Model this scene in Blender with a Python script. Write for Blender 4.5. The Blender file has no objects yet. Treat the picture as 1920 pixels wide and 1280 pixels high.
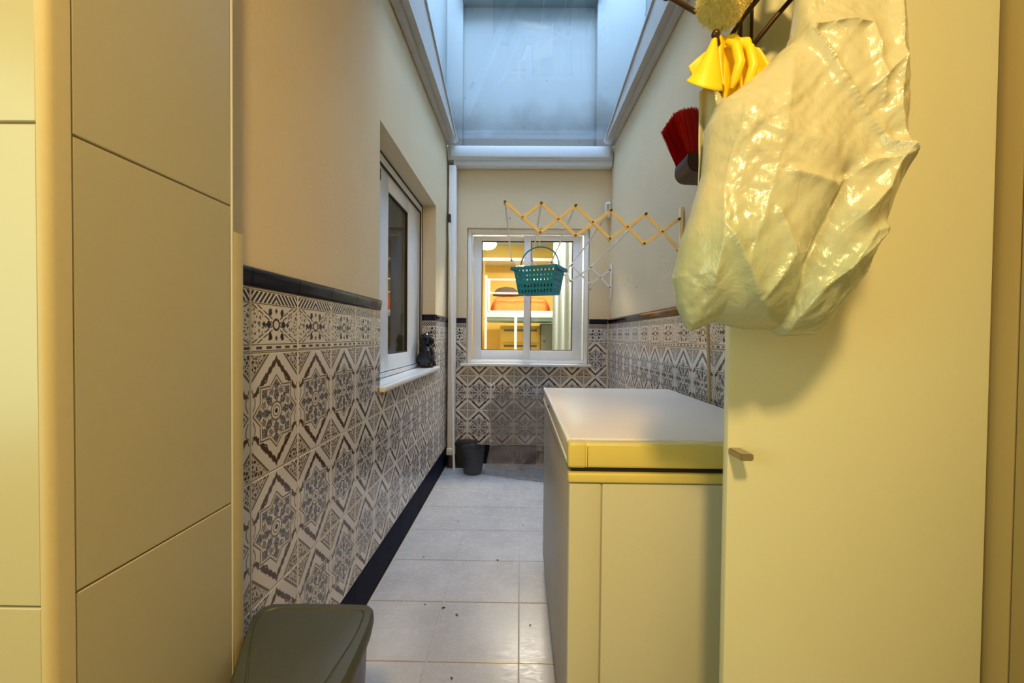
import bpy, bmesh, math, random
from mathutils import Vector, Matrix, Euler, noise
R = math.radians; PI = math.pi
random.seed(7)
C = bpy.context.scene.collection
scn = bpy.context.scene

# ------------------------------------------------------------------ camera
F_PX = 766.84; PITCH = -.0175; ROLL = .0095; YAW = .0102; PX = 966.9; PY = 643.7; EYE = 1.1075
c_, s_ = math.cos, math.sin
fw = Vector((-s_(YAW)*c_(PITCH), c_(YAW)*c_(PITCH), s_(PITCH)))
rt = Vector((c_(YAW), s_(YAW), 0)); up = rt.cross(fw)
rt2 = rt*c_(ROLL)+up*s_(ROLL); up2 = -rt*s_(ROLL)+up*c_(ROLL)
cam = bpy.data.cameras.new('camera'); co = bpy.data.objects.new('camera', cam); C.objects.link(co)
m = Matrix((rt2, up2, -fw)).transposed().to_4x4(); m.translation = (0, 0, EYE); co.matrix_world = m
cam.sensor_fit = 'HORIZONTAL'; cam.sensor_width = 36; cam.lens = F_PX/1920*36
cam.shift_x = -(PX-960)/1920; cam.shift_y = (PY-640)/1920
cam.clip_start = .02; cam.clip_end = 100
scn.camera = co

# ------------------------------------------------------------------ light
w = bpy.data.worlds.new('sky'); scn.world = w; w.use_nodes = True
w.node_tree.nodes['Background'].inputs[0].default_value = (.52, .70, 1.0, 1)
w.node_tree.nodes['Background'].inputs[1].default_value = 17.5
def area(name, loc, rot, sx, sy, col, power, spread=180):
    l = bpy.data.lights.new(name, 'AREA'); l.shape = 'RECTANGLE'; l.size = sx; l.size_y = sy
    l.color = col; l.energy = power; l.spread = R(spread)
    o = bpy.data.objects.new(name, l); o.location = loc; o.rotation_euler = rot; C.objects.link(o); return o
area('kitchen_ceiling_light', (.02, -.62, 2.42), (R(18), 0, 0), .2, .2, (1, .67, .24), 43)
area('kitchen_cool_fill', (-1.45, -.45, 1.35), (R(87), 0, R(-72)), .8, 1.1, (.72, 1, .70), 12)  # unseen greenish fill light, added to brighten the open cabinet door
area('bedroom_ceiling_light', (.1, 4.2, 2.33), (0, 0, 0), .4, .4, (1, .93, .78), 62)
scn.view_settings.view_transform = 'Standard'; scn.view_settings.look = 'None'
scn.view_settings.gamma = 1; scn.view_settings.use_curve_mapping = False
scn.view_settings.exposure = 0.0

# ------------------------------------------------------------------ node helpers
class X:
    """a scalar shader expression"""
    def __init__(s, t, v): s.t = t; s.v = v
    def _m(s, op, *a):
        n = s.t.nodes.new('ShaderNodeMath'); n.operation = op
        for i, q in enumerate((s,)+a):
            if isinstance(q, X):
                s.t.links.new(q.v, n.inputs[i])
            else: n.inputs[i].default_value = q
        return X(s.t, n.outputs[0])
    def __add__(s, o): return s._m('ADD', o)
    __radd__ = __add__
    def __sub__(s, o): return s._m('SUBTRACT', o)
    def __rsub__(s, o): return (s*-1)+o
    def __mul__(s, o): return s._m('MULTIPLY', o)
    __rmul__ = __mul__
    def __truediv__(s, o): return s._m('DIVIDE', o)
    def __neg__(s): return s*-1
    def abs(s): return s._m('ABSOLUTE')
    def sin(s): return s._m('SINE')
    def cos(s): return s._m('COSINE')
    def frac(s): return s._m('FRACT')
    def mn(s, o): return s._m('MINIMUM', o)
    def mx(s, o): return s._m('MAXIMUM', o)
    def sqrt(s): return s._m('SQRT')
    def at2(s, o): return s._m('ARCTAN2', o)
    def lt(s, o, soft=.0):
        if soft: 
            q = ((o-s)/soft+.5) if isinstance(o, X) else (s*(-1/soft)+(o/soft+.5))
            return q.mx(0).mn(1)
        return s._m('LESS_THAN', o)
    def gt(s, o): return s._m('GREATER_THAN', o)
class Mat:
    def __init__(s, name, base=(.8, .8, .8), rough=.5, metal=0, spec=.5):
        s.m = bpy.data.materials.new(name); s.m.use_nodes = True; s.t = s.m.node_tree
        s.b = s.t.nodes['Principled BSDF']; s.out = s.t.nodes['Material Output']
        s.set('Base Color', (*base, 1)); s.set('Roughness', rough); s.set('Metallic', metal); s.set('Specular IOR Level', spec)
    def set(s, k, v):
        if isinstance(v, X): s.t.links.new(v.v, s.b.inputs[k])
        elif isinstance(v, bpy.types.NodeSocket): s.t.links.new(v, s.b.inputs[k])
        else: s.b.inputs[k].default_value = v
    def coord(s, kind='Object'):
        n = s.t.nodes.new('ShaderNodeTexCoord'); return n.outputs[kind]
    def scale(s, vec, sc):
        n = s.t.nodes.new('ShaderNodeMapping'); s.t.links.new(vec, n.inputs[0]); n.inputs['Scale'].default_value = sc; return n.outputs[0]
    def noise(s, vec, sc, det=3, rough=.55, dist=0):
        n = s.t.nodes.new('ShaderNodeTexNoise'); s.t.links.new(vec, n.inputs['Vector'])
        n.inputs['Scale'].default_value = sc; n.inputs['Detail'].default_value = det; n.inputs['Roughness'].default_value = rough
        n.inputs['Distortion'].default_value = dist
        return X(s.t, n.outputs[0])
    def voro(s, vec, sc, feat='DISTANCE_TO_EDGE'):
        n = s.t.nodes.new('ShaderNodeTexVoronoi'); n.feature = feat; s.t.links.new(vec, n.inputs['Vector']); n.inputs['Scale'].default_value = sc
        return X(s.t, n.outputs['Distance'])
    def mix(s, f, a, b):
        n = s.t.nodes.new('ShaderNodeMix'); n.data_type = 'RGBA'
        if isinstance(f, X): s.t.links.new(f.v, n.inputs[0])
        else: n.inputs[0].default_value = f
        for i, q in ((6, a), (7, b)):
            if isinstance(q, tuple): n.inputs[i].default_value = (*q, 1)
            else: s.t.links.new(q, n.inputs[i])
        return n.outputs[2]
    def bump(s, h, st=.3, dist=.01):
        n = s.t.nodes.new('ShaderNodeBump'); n.inputs['Strength'].default_value = st; n.inputs['Distance'].default_value = dist
        s.t.links.new(h.v, n.inputs['Height']); s.t.links.new(n.outputs[0], s.b.inputs['Normal'])
    def xy(s, kind='UV'):
        n = s.t.nodes.new('ShaderNodeSeparateXYZ'); s.t.links.new(s.coord(kind), n.inputs[0])
        return X(s.t, n.outputs[0]), X(s.t, n.outputs[1]), X(s.t, n.outputs[2])

def plain(name, col, rough=.5, var=.06, sc=30, metal=0, bump=0, spec=.5):
    """one colour with a slight procedural mottling and fine relief"""
    q = Mat(name, col, rough, metal, spec)
    n = q.noise(q.coord(), sc, 4)
    a = tuple(c*(1-var) for c in col); b = tuple(min(1, c*(1+var)) for c in col)
    q.set('Base Color', q.mix(n, a, b))
    if bump: q.bump(n, bump, .004)
    return q.m

# plaster: roller texture, grime and a few small holes
def plaster(name, col, stain=0):
    q = Mat(name, col, .85, 0, .25); o = q.coord()
    n1 = q.noise(o, 2.2, 4); n2 = q.noise(o, 95, 3)
    base = q.mix(n1, tuple(c*.9 for c in col), tuple(c*1.04 for c in col))
    sp = q.voro(o, 5.5, 'F1').lt(.05, .02)*.55
    base = q.mix(sp, base, (.12, .07, .03))
    if stain:
        g = q.noise(q.scale(o, (1, 1, .8)), 3.5, 5)
        x, y, z = q.xy('Object')
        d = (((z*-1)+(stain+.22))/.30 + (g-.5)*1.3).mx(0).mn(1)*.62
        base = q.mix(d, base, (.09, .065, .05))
    q.set('Base Color', base); q.bump(n2+n1*.4, .35, .004); return q.m
M = {}
M['plaster'] = plaster('cream_plaster', (.76, .63, .42))
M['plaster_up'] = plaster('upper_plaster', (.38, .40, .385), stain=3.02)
M['wallpaint'] = plain('painted_wall', (.7, .66, .52), .8)
M['ceil'] = plain('ceiling_paint', (.75, .72, .62), .9)
M['alu'] = plain('white_lacquered_aluminium', (.80, .81, .82), .35, .03)
M['white'] = plain('white_enamel', (.78, .78, .74), .4, .04)
M['gasket'] = plain('black_rubber', (.012, .012, .014), .6)
M['navy_base'] = plain('navy_base_tile', (.005, .007, .022), .5, .2, 30, 0, 0, .03)
M['marble'] = plain('white_marble', (.80, .79, .76), .18, .07, 14)
M['navy'] = plain('navy_glazed_tile', (.006, .008, .024), .1, .2, 30, 0, 0, .28)
M['cabin'] = plain('cream_laminate', (.64, .65, .50), .38, .02, 6)
M['cabin_side'] = plain('shaded_cream_laminate', (.34, .27, .13), .5, .03, 6)  # cream laminate darkened to tan: grazing-light shade put into the colour
M['steel'] = plain('brushed_steel', (.42, .38, .30), .35, .1, 60, .85)
M['bronze'] = plain('dark_bronze_wire', (.075, .042, .018), .35, .1, 40, .6)
M['wood'] = plain('pale_varnished_wood', (.90, .72, .40), .45, .1, 20)
M['pin'] = plain('brown_pin', (.06, .03, .012), .4)
M['rod'] = plain('white_coated_rod', (.88, .87, .84), .4)
M['rail'] = plain('shade_greyed_rail', (.50, .47, .43), .5, .15, 12)  # white rail greyed: underside shade put into the base colour
M['teal'] = plain('teal_plastic', (.010, .26, .48), .35, .05)
M['blackbag'] = plain('black_plastic_film', (.006, .007, .014), .22)
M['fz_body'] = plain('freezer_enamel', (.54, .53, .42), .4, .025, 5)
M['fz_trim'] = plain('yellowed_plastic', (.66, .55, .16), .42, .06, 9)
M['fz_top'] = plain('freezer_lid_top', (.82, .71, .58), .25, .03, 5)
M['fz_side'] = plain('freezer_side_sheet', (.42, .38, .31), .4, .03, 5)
M['bin'] = plain('olive_grey_plastic', (.062, .066, .044), .45, .05, 60, 0, .15)
M['binbody'] = plain('violet_plastic', (.07, .07, .20), .4)
M['glove'] = plain('yellow_rubber', (.90, .62, .012), .42, .08, 25)
M['glovein'] = plain('olive_glove_lining', (.45, .40, .03), .8)
M['fleece'] = plain('cream_fleece', (.76, .66, .26), .95, .15, 40)
M['red'] = plain('red_bristles', (.50, .006, .006), .5, .25, 60)
M['maroon'] = plain('dark_maroon_plastic', (.022, .005, .005), .35)
M['darkbr'] = plain('dark_brown_bristles', (.05, .03, .012), .6)
M['grout'] = plain('cream_grout', (.50, .46, .39), .9)
M['kitchen_tile'] = plain('satin_beige_tile', (.47, .44, .30), .32, .03, 3, 0, .03)
M['kitchen_trim'] = plain('sand_plaster_bead', (.54, .48, .31), .6, .05, 50, 0, .1)
M['jamb'] = plain('cream_jamb_panel', (.50, .44, .24), .5)
M['yellowwood'] = plain('yellow_wood', (.80, .55, .08), .5, .08, 6)
M['orange'] = plain('orange_quilt', (.75, .14, .02), .9, .1, 10)
M['greyteal'] = plain('grey_green_paint', (.22, .27, .26), .6)
M['bedblue'] = plain('pale_blue_bed_base', (.28, .50, .55), .5)
M['bedceil'] = plain('pale_blue_ceiling', (.62, .78, .82), .9)
M['dark'] = plain('dark_cloth', (.05, .03, .02), .9)
M['box_black'] = plain('black_crate_plastic', (.010, .010, .014), .5)
M['fleck'] = plain('dry_leaf', (.05, .03, .02), .9)
M['cable'] = plain('beige_painted_stick', (.50, .38, .20), .5)

def glass(name, fac=.1, tint=(1, 1, 1), rough=0.0):
    q = bpy.data.materials.new(name); q.use_nodes = True; t = q.node_tree; t.nodes.clear()
    o = t.nodes.new('ShaderNodeOutputMaterial'); mx = t.nodes.new('ShaderNodeMixShader')
    a = t.nodes.new('ShaderNodeBsdfTransparent'); b = t.nodes.new('ShaderNodeBsdfGlossy')
    a.inputs[0].default_value = (*tint, 1); b.inputs['Roughness'].default_value = rough
    mx.inputs[0].default_value = fac
    t.links.new(a.outputs[0], mx.inputs[1]); t.links.new(b.outputs[0], mx.inputs[2]); t.links.new(mx.outputs[0], o.inputs[0])
    return q
M['glass'] = glass('window_glass', .10)
M['roofglass'] = glass('roof_glass', .05, (.90, .96, 1))
def film(name, col, opac, rough=.3, lump=20):
    q = Mat(name, col, rough); n = q.noise(q.coord(), lump, 4)
    q.set('Alpha', (n*.5+(opac-.25))); q.set('Base Color', q.mix(n, tuple(c*.6 for c in col), col)); q.bump(n, .6, .01); return q.m
M['clear'] = film('smoky_plastic_film', (.26, .22, .19), .52)
M['bucket'] = film('smoky_bucket_plastic', (.07, .08, .10), .55, .3, 8)

# shopping-bag film: thin creased polythene, warm-to-cool light change painted in as a greener lower half
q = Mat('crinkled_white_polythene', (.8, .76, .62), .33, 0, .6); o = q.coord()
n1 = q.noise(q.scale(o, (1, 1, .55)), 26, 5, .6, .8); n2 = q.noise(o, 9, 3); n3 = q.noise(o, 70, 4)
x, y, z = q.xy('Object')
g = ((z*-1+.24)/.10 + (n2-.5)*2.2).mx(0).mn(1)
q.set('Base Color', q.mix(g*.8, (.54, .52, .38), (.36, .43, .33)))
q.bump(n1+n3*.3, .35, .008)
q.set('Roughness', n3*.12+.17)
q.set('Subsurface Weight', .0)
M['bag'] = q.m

# lattice-patterned wall tile (UV 0..1 = 20 x 29.8 cm)
CR = (.66, .62, .58); BR = (.065, .034, .022); NV = (.010, .014, .045); TP = (.13, .10, .065)
def wall_tile():
    q = Mat('patterned_wall_tile', CR, .16); U, V, _ = q.xy('UV')
    x = (U-.5)*20; y = (V-.5)*29.8; ax = x.abs(); ay = y.abs(); r = (x*x+y*y).sqrt(); th = y.at2(x)
    uv = q.scale(q.coord('UV'), (20, 29.8, 1))
    nz = q.noise(uv, .9, 2)-.5
    S = ((ax.mx(ay)/6.7).mn((ax+ay)/9.45))
    # corners
    T = (10-ax)/7.2+(14.9-ay)/7.0
    col = q.mix(nz*.0+.0, CR, CR)
    v1 = q.voro(uv, .95)
    scroll = v1.lt(.13, .05)
    corner = T.lt(.90, .04)
    col = q.mix(corner*(1-scroll*.75), col, BR)
    col = q.mix(((T-.99).abs()).lt(.06, .03), col, TP)
    # scalloped zigzag
    lift = (ax*2.1).sin().abs()*.07
    Z = (T-1.62-lift).abs()
    out = S.gt(1.03)
    col = q.mix(Z.lt(.12, .04)*out*ay.gt(4.6), col, BR)
    col = q.mix((T-1.50-lift).abs().lt(.02, .02)*out*ay.gt(4.6), col, TP)
    # hooks beside the star
    hk = ((((ax-4.6)*(ax-4.6)+(ay-8.3)*(ay-8.3)).sqrt())-.75).abs().lt(.22, .1)
    col = q.mix(hk, col, BR)
    sd = ((ax-8.9-(ay*.95).cos()*.55).abs()).lt(.17, .1)*ay.lt(6.4)*ay.gt(1.2)*out
    col = q.mix(sd, col, TP)
    # star
    col = q.mix((S-.965).abs().lt(.028, .02), col, TP)
    col = q.mix((S-.86).abs().lt(.016, .015), col, TP)
    ins = S.lt(.84)
    f8 = (th*8).cos()*.5+.5; f8b = (th*8+PI).cos()*.5+.5
    pet = (f8*2.3-(r-3.9).abs()).gt(.35)
    pet2 = (f8*2.0-(r-6.9).abs()).gt(.75)
    pet3 = (f8b*1.3-(r-5.4).abs()).gt(.55)
    v2 = q.voro(uv, 1.5); fil = v2.lt(.10, .03)
    dk = pet.mx(pet2).mx(pet3*.9)*(1-fil*.35)
    dk = (dk.mx((v2.gt(.20))*.75))*ins*r.gt(2.4)
    hue = q.mix(pet.mx(pet2), BR, NV)
    col = q.mix(dk*.96, col, hue)
    col = q.mix(((r-2.25).abs().lt(.2, .1)).mx((r-1.35).abs().lt(.14, .08)), col, TP)
    col = q.mix(r.lt(.62, .1), col, NV)
    edge = (10-ax).mn(14.9-ay).lt(.42, .06)
    col = q.mix(edge, col, CR)
    q.set('Base Color', col)
    q.bump(nz, .04, .004)
    return q.m
def border_tile():
    q = Mat('patterned_border_tile', CR, .16); U, V, _ = q.xy('UV')
    x = (U-.5)*20; y = V*15.4; ax = x.abs(); uv = q.scale(q.coord('UV'), (20, 15.4, 1))
    yc = y-6.9; ay = yc.abs()
    mid = ay.lt(4.7)
    col = q.mix(0.0, CR, CR)
    hatch = ((ax*1.0+y*.9)*.62).frac().gt(.42)
    top = y.gt(12.0)*y.lt(14.6)
    col = q.mix(top*hatch, col, NV)
    for l in (11.75, 14.85, 2.0, .45): col = q.mix((y-l).abs().lt(.13, .08), col, TP)
    dots = (x*1.6).sin().gt(-.2)*(y-1.2).abs().lt(.33)
    col = q.mix(dots, col, BR)
    D = (ax-ay*1.85)
    band = D.abs().lt(1.3)*mid*ax.gt(1.6)
    dash = (ay*5).sin().gt(-.75)
    col = q.mix(band*D.abs().gt(.62)*dash, col, BR)
    v = q.voro(uv, .9)
    side = D.gt(1.6)*mid
    col = q.mix(side*v.gt(.20)*.85, col, BR)
    r = (x*x+yc*yc).sqrt(); th = yc.at2(x)
    lf = (((ax-2.5)*(ax-2.5)+(ay-3.0)*(ay-3.0)*.6).sqrt()+(v*-1.0)).lt(.65)
    col = q.mix(lf*mid, col, NV)
    dm = ((ax-3.1).abs()+ay).lt(1.15); dm2 = ((ax-5.0).abs()+ay).lt(.8)
    col = q.mix(dm.mx(dm2), col, NV)
    st = ((r-1.3).abs().lt(.3)).mx(((ax)+(ay-3.4).abs()*.8).lt(.6))
    col = q.mix(st*mid, col, BR)
    col = q.mix((10-ax).lt(.35, .06), col, CR)
    q.set('Base Color', col); return q.m
M['tile'] = wall_tile(); M['border'] = border_tile()
def floor_tile():
    q = Mat('mottled_floor_tile', (.5, .48, .44), .25); o = q.coord('Generated'); g = q.t.nodes.new('ShaderNodeNewGeometry')
    p = g.outputs['Position']
    n1 = q.noise(p, 4.5, 5, .6); n2 = q.noise(q.scale(p, (1, 2.6, 1)), 22, 5, .7, 2.0); n3 = q.noise(p, 120, 2)
    col = q.mix(n1, (.26, .24, .23), (.50, .485, .48))
    col = q.mix(((n2-.54)*6).mx(0).mn(1)*.35, col, (.22, .19, .16))
    col = q.mix(n3*.25, col, (.66, .62, .58))
    q.set('Base Color', col); q.set('Roughness', n2*.36+.07); q.bump(n1+n2*.4, .12, .004); return q.m
M['floor'] = floor_tile()

# ------------------------------------------------------------------ object helpers
def chain(o):
    mt = Matrix.Identity(4)
    while o is not None:
        mt = Matrix.LocRotScale(o.location, o.rotation_euler, o.scale) @ mt; o = o.parent
    return mt
def obj(name, bm, mat, parent=None, local=False, label=None, smooth=35):
    if parent is not None and not local: bm.transform(chain(parent).inverted())
    bmesh.ops.recalc_face_normals(bm, faces=bm.faces)
    me = bpy.data.meshes.new(name); bm.to_mesh(me); bm.free()
    me.materials.append(M[mat] if isinstance(mat, str) else mat)
    if smooth: me.shade_smooth(); me.set_sharp_from_angle(angle=R(smooth))
    o = bpy.data.objects.new(name, me); C.objects.link(o)
    if parent is not None: o.parent = parent
    if label: o['label'] = label
    return o
def tag(o, label, cat, group=None):
    o['label'] = label; o['category'] = cat
    if group: o['group'] = group
    return o
def thing(name, label, cat, loc=(0, 0, 0), rz=0, group=None):
    o = bpy.data.objects.new(name, None); C.objects.link(o); o.empty_display_size = .05
    o.location = loc; o.rotation_euler = (0, 0, rz); return tag(o, label, cat, group)
def struct(o): o['kind'] = 'structure'; return o
def BM(): return bmesh.new()
def bx(bm, x0, x1, y0, y1, z0, z1, bev=0, seg=2):
    r = bmesh.ops.create_cube(bm, size=1); vs = r['verts']
    for v in vs: v.co = Vector(((x0+x1)/2+v.co.x*(x1-x0), (y0+y1)/2+v.co.y*(y1-y0), (z0+z1)/2+v.co.z*(z1-z0)))
    if bev:
        es = list({e for v in vs for e in v.link_edges})
        bmesh.ops.bevel(bm, geom=es, offset=bev, segments=seg, affect='EDGES', profile=.5)
    return bm
def tube(bm, pts, r, n=8, cap=True):
    pts = [Vector(p) for p in pts]; rs = r if isinstance(r, (list, tuple)) else [r]*len(pts)
    rings = []; up_ = None
    for i, p in enumerate(pts):
        d = (pts[min(i+1, len(pts)-1)]-pts[max(i-1, 0)]).normalized()
        if up_ is None: up_ = Vector((0, 0, 1)) if abs(d.z) < .9 else Vector((1, 0, 0))
        a = d.cross(up_).normalized(); b = a.cross(d).normalized(); up_ = b
        rings.append([bm.verts.new(p+(a*c_(2*PI*k/n)+b*s_(2*PI*k/n))*rs[i]) for k in range(n)])
    for i in range(len(rings)-1):
        for k in range(n): bm.faces.new((rings[i][k], rings[i][(k+1) % n], rings[i+1][(k+1) % n], rings[i+1][k]))
    if cap: bm.faces.new(rings[0][::-1]); bm.faces.new(rings[-1])
    return bm
def ball(bm, p, r, u=12, v=8, sc=(1, 1, 1)):
    q = bmesh.ops.create_uvsphere(bm, u_segments=u, v_segments=v, radius=r)
    for k in q['verts']: k.co = Vector((k.co.x*sc[0], k.co.y*sc[1], k.co.z*sc[2]))+Vector(p)
    return bm
def prism(bm, poly, axis, a, b):
    """polygon (2D) extruded along an axis from a to b"""
    def P(p, t):
        return {'x': (t, p[0], p[1]), 'y': (p[0], t, p[1]), 'z': (p[0], p[1], t)}[axis]
    A = [bm.verts.new(P(p, a)) for p in poly]; B = [bm.verts.new(P(p, b)) for p in poly]
    n = len(poly)
    bm.faces.new(A); bm.faces.new(B[::-1])
    for i in range(n): bm.faces.new((A[i], B[i], B[(i+1) % n], A[(i+1) % n]))
    return bm

# ------------------------------------------------------------------ room dimensions
XL, XR, YB = -.618, .760, 3.524
TW, TH, ZB, ZR0, ZR1 = .2, .298, 1.062, 1.216, 1.262
BBH = .166
# ------------------------------------------------------------------ tiles
_tile_cache = {}
def tile_mesh(w_, h_, u0, u1, v0, v1, mat, joint=.0025, depth=.005, bev=.0012):
    key = (round(w_, 4), round(h_, 4), round(u0, 3), round(u1, 3), round(v0, 3), round(v1, 3), mat)
    if key in _tile_cache: return _tile_cache[key]
    bm = BM(); j = joint/2
    a, b, c, d = j, w_-j, j, h_-j
    if b-a < .004 or d-c < .004: bm.free(); return None
    back = [bm.verts.new(p) for p in ((a, depth, c), (b, depth, c), (b, depth, d), (a, depth, d))]
    fr0 = [bm.verts.new(p) for p in ((a, bev, c), (b, bev, c), (b, bev, d), (a, bev, d))]
    e = bev
    fr = [bm.verts.new(p) for p in ((a+e, 0, c+e), (b-e, 0, c+e), (b-e, 0, d-e), (a+e, 0, d-e))]
    for i in range(4):
        k = (i+1) % 4
        bm.faces.new((back[i], back[k], fr0[k], fr0[i])); bm.faces.new((fr0[i], fr0[k], fr[k], fr[i]))
    bm.faces.new(fr)
    uvl = bm.loops.layers.uv.new('UVMap')
    for f in bm.faces:
        for l in f.loops:
            p = l.vert.co; l[uvl].uv = (u0+(u1-u0)*p.x/w_, v0+(v1-v0)*p.z/h_)
    bmesh.ops.recalc_face_normals(bm, faces=bm.faces)
    me = bpy.data.meshes.new('tile'); bm.to_mesh(me); bm.free(); me.materials.append(M[mat])
    _tile_cache[key] = me; return me
def place(name, me, parent, loc, rot=(0, 0, 0)):
    o = bpy.data.objects.new(name, me); C.objects.link(o); o.parent = parent; o.location = loc; o.rotation_euler = rot; return o
def cut(rects, hole):
    """subtract an axis rect hole from rects"""
    out = []
    if hole is None: return rects
    hx0, hx1, hz0, hz1 = hole
    for (a, b, c, d) in rects:
        if b <= hx0 or a >= hx1 or d <= hz0 or c >= hz1: out.append((a, b, c, d)); continue
        if a < hx0: out.append((a, hx0, c, d))
        if b > hx1: out.append((hx1, b, c, d))
        a2, b2 = max(a, hx0), min(b, hx1)
        if c < hz0: out.append((a2, b2, c, hz0))
        if d > hz1: out.append((a2, b2, hz1, d))
    return out
_rail = {}
def rail_mesh(w_):
    key = round(w_, 4)
    if key in _rail: return _rail[key]
    prof = [(.005, .001), (-.001, .001), (-.0025, .003), (-.004, .014), (-.0065, .026), (-.0075, .037), (-.006, .042), (-.001, .0455), (.005, .0455)]
    bm = prism(BM(), prof, 'x', .0012, w_-.0012)
    bmesh.ops.recalc_face_normals(bm, faces=bm.faces)
    me = bpy.data.meshes.new('rail_tile'); bm.to_mesh(me); bm.free(); me.materials.append(M['navy'])
    me.shade_smooth(); me.set_sharp_from_angle(angle=R(50)); _rail[key] = me; return me
def tiling(parent, x0, x1, joint0, hole=None):
    """tile the dado of a wall; parent's local x runs along the wall, -y faces the room"""
    k0 = math.floor((x0-joint0)/TW+1e-6); k = k0
    while joint0+k*TW < x1-1e-4:
        tx = joint0+k*TW; k += 1
        rows = [('tile', 'tile', ZB-TH*(i+1), TH) for i in range(3)]+[('border_tile', 'border', ZB, ZR0-ZB), ('base_tile', 'navy_base', 0.002, BBH-.002), ('rail_tile', None, ZR0, ZR1-ZR0)]
        for nm, mt, z0, hh in rows:
            rects = cut([(max(tx, x0), min(tx+TW, x1), z0, z0+hh)], hole)
            for (a, b, c, d) in rects:
                if b-a < .008: continue
                if mt is None:
                    if d-c > .04: place(nm, rail_mesh(b-a), parent, (a, 0, c))
                    continue
                me = tile_mesh(b-a, d-c, (a-tx)/TW, (b-tx)/TW, (c-z0)/hh, (d-z0)/hh, mt, .001 if mt == 'navy_base' else .0028)
                if me: place(nm, me, parent, (a, 0, c))
def wall_with_hole(bm, x0, x1, y0, y1, z0, z1, hole):
    for (a, b, c, d) in cut([(x0, x1, z0, z1)], hole): bx(bm, a, b, y0, y1, c, d)
    return bm

# ------------------------------------------------------------------ walls
# left wall: local x = world y, local y = away from the room
HL = (1.805, 3.0, .880, 2.052)
wl = struct(obj('wall_left', wall_with_hole(wall_with_hole(BM(), 1.561, 3.75, .0045, .24, 0, 2.72, HL), .86, 1.561, .0045, .24, 0, 2.469, None), 'plaster', smooth=0))
wl.location = (XL, 0, 0); wl.rotation_euler = (0, 0, R(90))
tiling(wl, .862, YB, .9317, HL)
# tiles on the far jamb of the window recess
for (z0, z1, mt, vv0, full) in ((ZB, ZR0, 'border', 0, 1), (.895, ZB, 'tile', .44, 1)):
    me = tile_mesh(.098, z1-z0, .0, .49, vv0, 1, mt)
    place('tile', me, wl, (3.0-.0045, .102, z0), (0, 0, R(-90)))
place('rail_tile', rail_mesh(.098), wl, (3.0-.0045, .102, ZR0), (0, 0, R(-90)))
# back wall: local x = world x
HB = (-.462, .592, .872, 2.035)
wb = struct(obj('wall_back', wall_with_hole(BM(), -.9, 1.1, .0045, .17, 0, 2.62, HB), 'plaster', smooth=0))
wb.location = (0, YB, 0)
tiling(wb, XL, XR, -.4472, HB)
# right wall: local x = -world y
wr = struct(obj('wall_right', bx(bx(BM(), -3.75, -1.561, .0045, .22, 0, 2.72), -1.561, -.86, .0045, .22, 0, 2.469), 'plaster', smooth=0))
wr.location = (XR, 0, 0); wr.rotation_euler = (0, 0, R(-90))
tiling(wr, -YB, -.87, -1.6063)
# upper shaft walls above the glass roof
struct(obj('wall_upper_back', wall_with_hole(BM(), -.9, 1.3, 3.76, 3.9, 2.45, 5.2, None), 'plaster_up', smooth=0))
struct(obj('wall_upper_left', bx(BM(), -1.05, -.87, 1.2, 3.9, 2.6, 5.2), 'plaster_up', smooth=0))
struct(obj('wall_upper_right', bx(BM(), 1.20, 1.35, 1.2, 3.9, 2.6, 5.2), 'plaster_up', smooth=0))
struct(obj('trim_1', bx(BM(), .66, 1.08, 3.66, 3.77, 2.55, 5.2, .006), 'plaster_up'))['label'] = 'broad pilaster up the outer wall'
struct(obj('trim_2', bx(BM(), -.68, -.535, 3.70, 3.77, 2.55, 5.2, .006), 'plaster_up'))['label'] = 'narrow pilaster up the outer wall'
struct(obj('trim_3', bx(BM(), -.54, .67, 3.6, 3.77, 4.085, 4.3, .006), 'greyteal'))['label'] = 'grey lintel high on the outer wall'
# roof cavity blocks between shaft wall and corridor wall
struct(obj('trim_4', bx(BM(), -.88, XL-.002, 1.561, 3.76, 2.721, 2.785), 'plaster_up', smooth=0))
struct(obj('trim_5', bx(BM(), XR+.002, 1.21, 1.561, 3.76, 2.721, 2.785), 'plaster_up', smooth=0))
# near left pier with large satin tiles
pier = struct(obj('wall_near_left', bx(BM(), -1.6, -.585, .502, .821, 0, 2.469), 'grout', smooth=0))
zs = [.002, .168, .765, 1.362, 1.959, 2.468]
for i in range(len(zs)-1):
    z0, z1 = zs[i], zs[i+1]
    for k in range(2):
        me = tile_mesh(.5, z1-z0, 0, 1, 0, 1, 'kitchen_tile', .003, .006, .0012)
        place('tile', me, pier, (-.590-.5*(k+1), .496, z0))
    me = tile_mesh(.292, z1-z0, 0, 1, 0, 1, 'kitchen_tile', .003, .006, .0012)
    place('tile', me, pier, (-.580, .525, z0), (0, 0, R(90)))
arc = [(-.589+.011*s_(a), .505-.011*c_(a)) for a in [i*PI/2/6 for i in range(7)]]
obj('corner_bead', prism(BM(), [(-.589, .494)]+arc+[(-.578, .523), (-.589, .523)], 'z', 0, 2.469), 'kitchen_trim', pier)
obj('edge_strip', bx(BM(), -.586, -.5795, .817, .8225, 0, 2.469, .001), 'white', pier, label='thin pale metal edge strip')
jp = struct(obj('trim_6', bx(BM(), -.617, -.5795, .8235, .852, 0, 1.314, .002), 'jamb'))
jp['label'] = 'cream door jamb strip beside the patterned tiles'
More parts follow.
